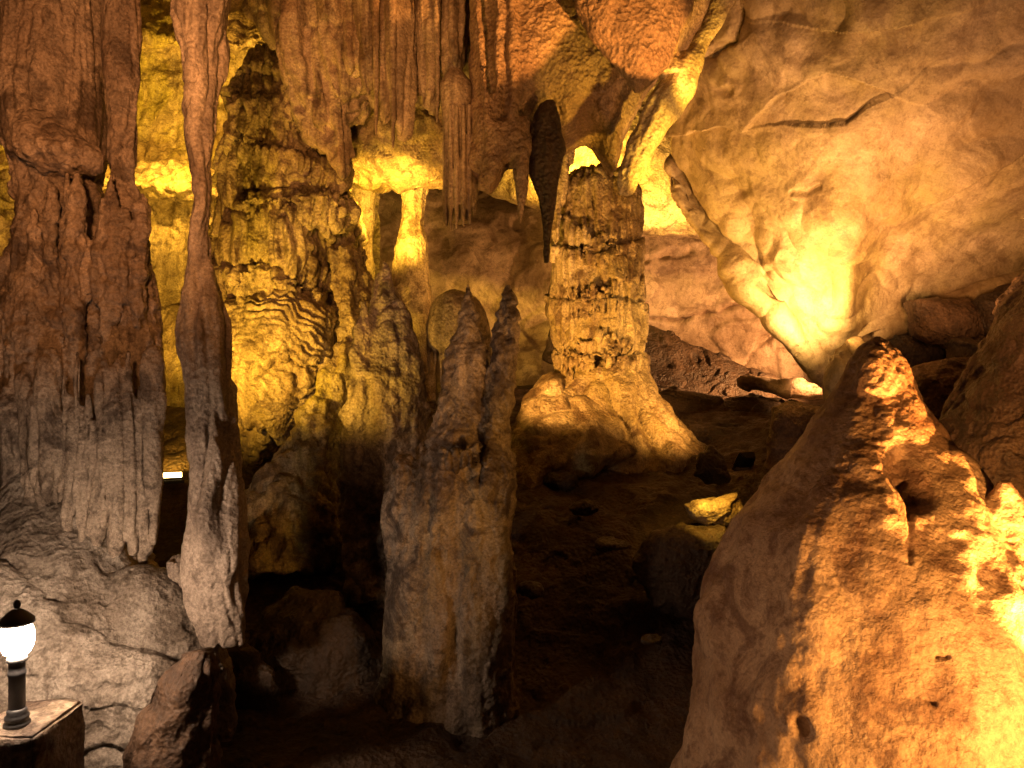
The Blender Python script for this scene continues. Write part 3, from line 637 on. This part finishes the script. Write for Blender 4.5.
rockob('sloping_rock', [(1016, 296), (1080, 230), (1200, 250), (1250, 500), (1150, 640), (1000, 600), (930, 500), (946, 440), (962, 400), (990, 350)], 4.6, .5, M['rust'], 'sloping brown rock at the right edge behind the broad stalagmite', seed=40)
rockob('leaning_slab', [(838, 346), (850, 338), (858, 350), (862, 380), (846, 410), (826, 400), (828, 372)], 5.3, .12, M['boulder'], 'small pale slab leaning against the tip of the broad stalagmite', seed=41)
rockob('leaning_slab', [(845, 340), (858, 335), (866, 352), (860, 364), (850, 352)], 5.15, .07, M['boulder'], 'little bright wedge of stone tucked under the tip of the smooth boulder', seed=42)
GR = 'dark boulders heaped beneath the smooth boulder'
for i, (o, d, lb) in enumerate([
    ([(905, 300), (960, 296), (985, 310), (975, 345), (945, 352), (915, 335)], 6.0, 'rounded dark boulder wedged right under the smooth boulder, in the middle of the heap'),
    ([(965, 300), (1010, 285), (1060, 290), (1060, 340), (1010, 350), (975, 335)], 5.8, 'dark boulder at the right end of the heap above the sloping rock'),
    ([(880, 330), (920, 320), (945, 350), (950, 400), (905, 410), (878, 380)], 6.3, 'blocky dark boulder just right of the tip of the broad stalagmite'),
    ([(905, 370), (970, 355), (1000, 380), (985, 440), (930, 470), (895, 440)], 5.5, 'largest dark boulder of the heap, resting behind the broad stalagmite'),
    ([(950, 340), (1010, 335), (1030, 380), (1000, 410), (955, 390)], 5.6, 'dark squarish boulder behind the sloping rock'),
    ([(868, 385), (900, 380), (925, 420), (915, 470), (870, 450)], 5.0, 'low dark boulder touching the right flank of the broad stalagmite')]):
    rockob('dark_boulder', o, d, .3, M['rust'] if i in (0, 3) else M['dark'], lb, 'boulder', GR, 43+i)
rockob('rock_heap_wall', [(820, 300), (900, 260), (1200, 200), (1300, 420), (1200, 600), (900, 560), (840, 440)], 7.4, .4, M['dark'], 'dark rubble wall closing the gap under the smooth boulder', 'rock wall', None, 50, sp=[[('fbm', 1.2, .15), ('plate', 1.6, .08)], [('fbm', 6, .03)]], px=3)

# ledges between the central column and the boulder
GL = 'rock ledges stepping down to the right of the central column'
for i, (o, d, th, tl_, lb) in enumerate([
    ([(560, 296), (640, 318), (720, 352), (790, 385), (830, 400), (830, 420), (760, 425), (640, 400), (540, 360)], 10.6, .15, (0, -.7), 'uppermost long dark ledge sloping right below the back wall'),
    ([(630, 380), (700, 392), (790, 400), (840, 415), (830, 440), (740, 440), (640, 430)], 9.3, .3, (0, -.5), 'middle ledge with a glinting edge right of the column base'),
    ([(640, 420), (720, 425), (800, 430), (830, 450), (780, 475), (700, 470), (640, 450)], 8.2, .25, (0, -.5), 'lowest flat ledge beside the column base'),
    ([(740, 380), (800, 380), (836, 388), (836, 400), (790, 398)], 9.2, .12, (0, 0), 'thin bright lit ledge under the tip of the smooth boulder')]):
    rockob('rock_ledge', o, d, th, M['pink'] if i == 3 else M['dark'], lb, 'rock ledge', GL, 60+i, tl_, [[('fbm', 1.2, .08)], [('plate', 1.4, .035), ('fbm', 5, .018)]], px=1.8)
rockob('upright_block', [(774, 406), (800, 402), (830, 408), (826, 450), (800, 480), (765, 470)], 6.0, .2, M['rust'], 'squared brown block behind the left flank of the broad stalagmite', seed=66)
rockob('knobbly_rock', [(700, 452), (712, 445), (724, 456), (730, 480), (705, 486), (692, 476)], 6.2, .12, M['dark'], 'dark knob of rock left of the small black floodlight', seed=67)
rockob('glowing_rock', [(684, 505), (700, 500), (722, 494), (738, 490), (750, 510), (732, 528), (712, 532), (690, 518)], 5.3, .14, M['centre'], 'small bright yellow lit rock beside the foot of the broad stalagmite', seed=68, px=1.5)
rockob('under_rock', [(632, 556), (652, 530), (684, 518), (722, 522), (748, 545), (746, 596), (700, 622), (650, 606)], 5.2, .25, M['dark'], 'dark rock below the small bright yellow one', seed=69)

# loose stones on the floor
GS = 'loose stones strewn over the cave floor'


def floor_z(x, y):
    z = float(np.interp(y, yy, zf)); return z+(.12*max(0, abs(x)-1.5) if y < 9 else 0)


rr = random.Random(11)
spots = [(585, 508, ''), (610, 545, 'flat'), (530, 590, ''), (650, 640, 'flat'), (562, 482, '')]
lbs = ['small angular stone in the middle of the floor below the central column', 'low flat slab lying between the horned stalagmite and the dark rock under the yellow one', 'rounded dark stone touching the right flank of the horned stalagmite',
       'flat stone left of the broad stalagmite, nearest the bottom edge', 'stone in front of the left side of the central column base']
for i, ((px, py, k), lb) in enumerate(zip(spots, lbs)):
    d = float(np.interp(py, [440, 500, 600, 768], [8, 6.2, 4.6, 3.0])); wd = rr.uniform(10, 22); ht = wd*(.3 if k else .6)
    o = [(px+wd*math.cos(a)*rr.uniform(.8, 1.15), py+ht*math.sin(a)*rr.uniform(.8, 1.1)) for a in np.linspace(0, 2*PI, 9)[:-1]]
    rockob('loose_stone', o, d-.05, wd/F*d*.9, M['dark'], lb, 'stone', GS, 80+i, px=1.5, sp=[('fbm', 6, .02), ('plate', 7, .01)])

# ================================================================ garden lamp on its stone block
lx, ly, _ = P(17, 725, 3.0); lz = P(17, 725, 3.0)[2]
iron = plain('black_iron', (.07, .07, .075), .5, .3); glow = plain('lamp_glass', (.9, .85, .8), .3, 0, 300)
glow.node_tree.nodes['Principled BSDF'].inputs['Emission Color'].default_value = (1, .70, .47, 1)


def lathe(prof, n=32, off=(0, 0, 0)):
    r = .88*np.array([p[0] for p in prof]); z = np.array([p[1] for p in prof]); th = np.linspace(0, 2*PI, n, endpoint=False)
    V = np.stack([r[:, None]*np.cos(th)+off[0], r[:, None]*np.sin(th)+off[1], np.repeat(z[:, None], n, 1)+off[2]], -1).reshape(-1, 3)
    m = len(prof); c = len(V); V = np.concatenate([V, [[off[0], off[1], z[0]+off[2]], [off[0], off[1], z[-1]+off[2]]]])
    j = np.arange(n); j2 = (j+1) % n
    t = np.concatenate([np.stack([j2, j, np.full(n, c)], 1), np.stack([(m-1)*n+j, (m-1)*n+j2, np.full(n, c+1)], 1)])
    return V, grid_faces(m, n, True), t


def thing(name, loc, lb, cat, grp=None):
    o = bpy.data.objects.new(name, None); C.objects.link(o); o.location = tuple(loc); o['label'] = lb; o['category'] = cat; o.empty_display_size = .2
    if grp: o['group'] = grp
    return o


def w_(prof, o): return lathe(prof, 32, tuple(o))


base = np.array([lx, ly, lz])
gl = thing('garden_lamp', base, 'small black post lamp with a glowing white globe at the lower left', 'lamp')
bpy.context.view_layer.update()
put('post_base', w_([(.055, 0), (.055, .012), (.045, .02), (.05, .03), (.05, .04), (.04, .05), (.043, .06), (.036, .07)], base), iron, parent=gl)
put('post', w_([(.034, .068), (.034, .20), (.037, .205), (.037, .22), (.034, .225), (.034, .255), (.042, .26), (.042, .275), (.03, .28)], base), iron, parent=gl)
put('globe', w_([(.028, .281), (.052, .295), (.066, .322), (.071, .352), (.067, .385), (.053, .408), (.03, .416)], base), glow, parent=gl)
cp = put('cap', w_([(.066, .408), (.073, .414), (.070, .43), (.046, .452), (.025, .466), (.012, .472)], base), iron, parent=gl)
f_ = put('finial', w_([(.008, .470), (.014, .48), (.016, .492), (.010, .503), (.003, .508)], base), iron, parent=gl)
f_.parent = cp
# stone block
bx = 2
def block(x0, x1, y0, y1, z0, z1, n=26):
    me = bpy.data.meshes.new('b'); import bmesh
    bm = bmesh.new(); bmesh.ops.create_cube(bm, size=1)
    for v in bm.verts: v.co = (x0 if v.co.x < 0 else x1, y0 if v.co.y < 0 else y1, z0 if v.co.z < 0 else z1)
    bmesh.ops.bevel(bm, geom=bm.edges[:], offset=.012, segments=2, affect='EDGES')
    bmesh.ops.subdivide_edges(bm, edges=bm.edges[:], cuts=n, use_grid_fill=True)
    bm.to_mesh(me); bm.free(); return me


put('stone_block', block(lx-.16, lx+.13, 2.9, 3.25, -.1, lz-.002, 12), M['stag'], [('fbm', 4, .03), ('fbm', 14, .01)], 90, 'squared stone block carrying the garden lamp', 'stone block')

# small floodlights among the rocks
hs = plain('floodlight_housing', (.02, .02, .022), .4, .3)


def flood(loc, aim, s, lb, emit, grp):
    from mathutils import Vector
    t = thing('floodlight', loc, lb, 'floodlight', grp)
    v = Vector(tuple(np.array(aim)-np.array(loc))).normalized()
    t.rotation_euler = v.to_track_quat('Z', 'Y').to_euler()
    import bmesh
    def mk(nm, f, mat, par):
        bm = bmesh.new(); f(bm); me = bpy.data.meshes.new(nm); bm.to_mesh(me); bm.free(); me.materials.append(mat)
        o = bpy.data.objects.new(nm, me); C.objects.link(o); o.parent = par; return o
    def hous(bm):
        bmesh.ops.create_cube(bm, size=1)
        for vv in bm.verts:
            k = 1 if vv.co.z > 0 else .7
            vv.co = (vv.co.x*s*1.4*k, vv.co.y*s*k, -.003 + (0 if vv.co.z > 0 else -s*.5))
        bmesh.ops.bevel(bm, geom=bm.edges[:], offset=s*.06, segments=2, affect='EDGES')
    def lens(bm):
        bmesh.ops.create_cube(bm, size=1)
        for vv in bm.verts: vv.co = (vv.co.x*s*1.2, vv.co.y*s*.8, vv.co.z*.004)
    def bracket(bm):
        for sx in (-1, 1):
            r = bmesh.ops.create_cube(bm, size=1)
            for vv in r['verts']: vv.co = (sx*s*.73+vv.co.x*s*.05, vv.co.y*s*.16-s*.3, vv.co.z*s*.25-s*.25)
        r = bmesh.ops.create_cube(bm, size=1)
        for vv in r['verts']: vv.co = (vv.co.x*s*1.5, -s*.62+vv.co.y*s*.05, -s*.25+vv.co.z*s*.25)
        for sx in (-1, 1):
            r = bmesh.ops.create_cube(bm, size=1)
            for vv in r['verts']: vv.co = (sx*s*.73+vv.co.x*s*.05, vv.co.y*s*.45-s*.4, vv.co.z*s*.18-s*.25)
    mk('housing', hous, hs, t); m = plain('floodlight_glass', (.9, .8, .5), .2, 0, 0)
    if emit:
        b = m.node_tree.nodes['Principled BSDF']; b.inputs['Emission Color'].default_value = (1, .62, .2, 1); b.inputs['Emission Strength'].default_value = emit
    mk('glass', lens, m, t); mk('bracket', bracket, hs, t)
    return t


GF = 'small floodlights hidden among the rocks'
flood(P(172, 475, 6.0), P(172, 400, 5.85), .12, 'small lit floodlight glowing between the broad column and the slender column', 25, GF)
flood(P(743, 458, 6.6), P(650, 380, 7.6), .15, 'small black floodlight aimed at the base of the central column', 0, GF)
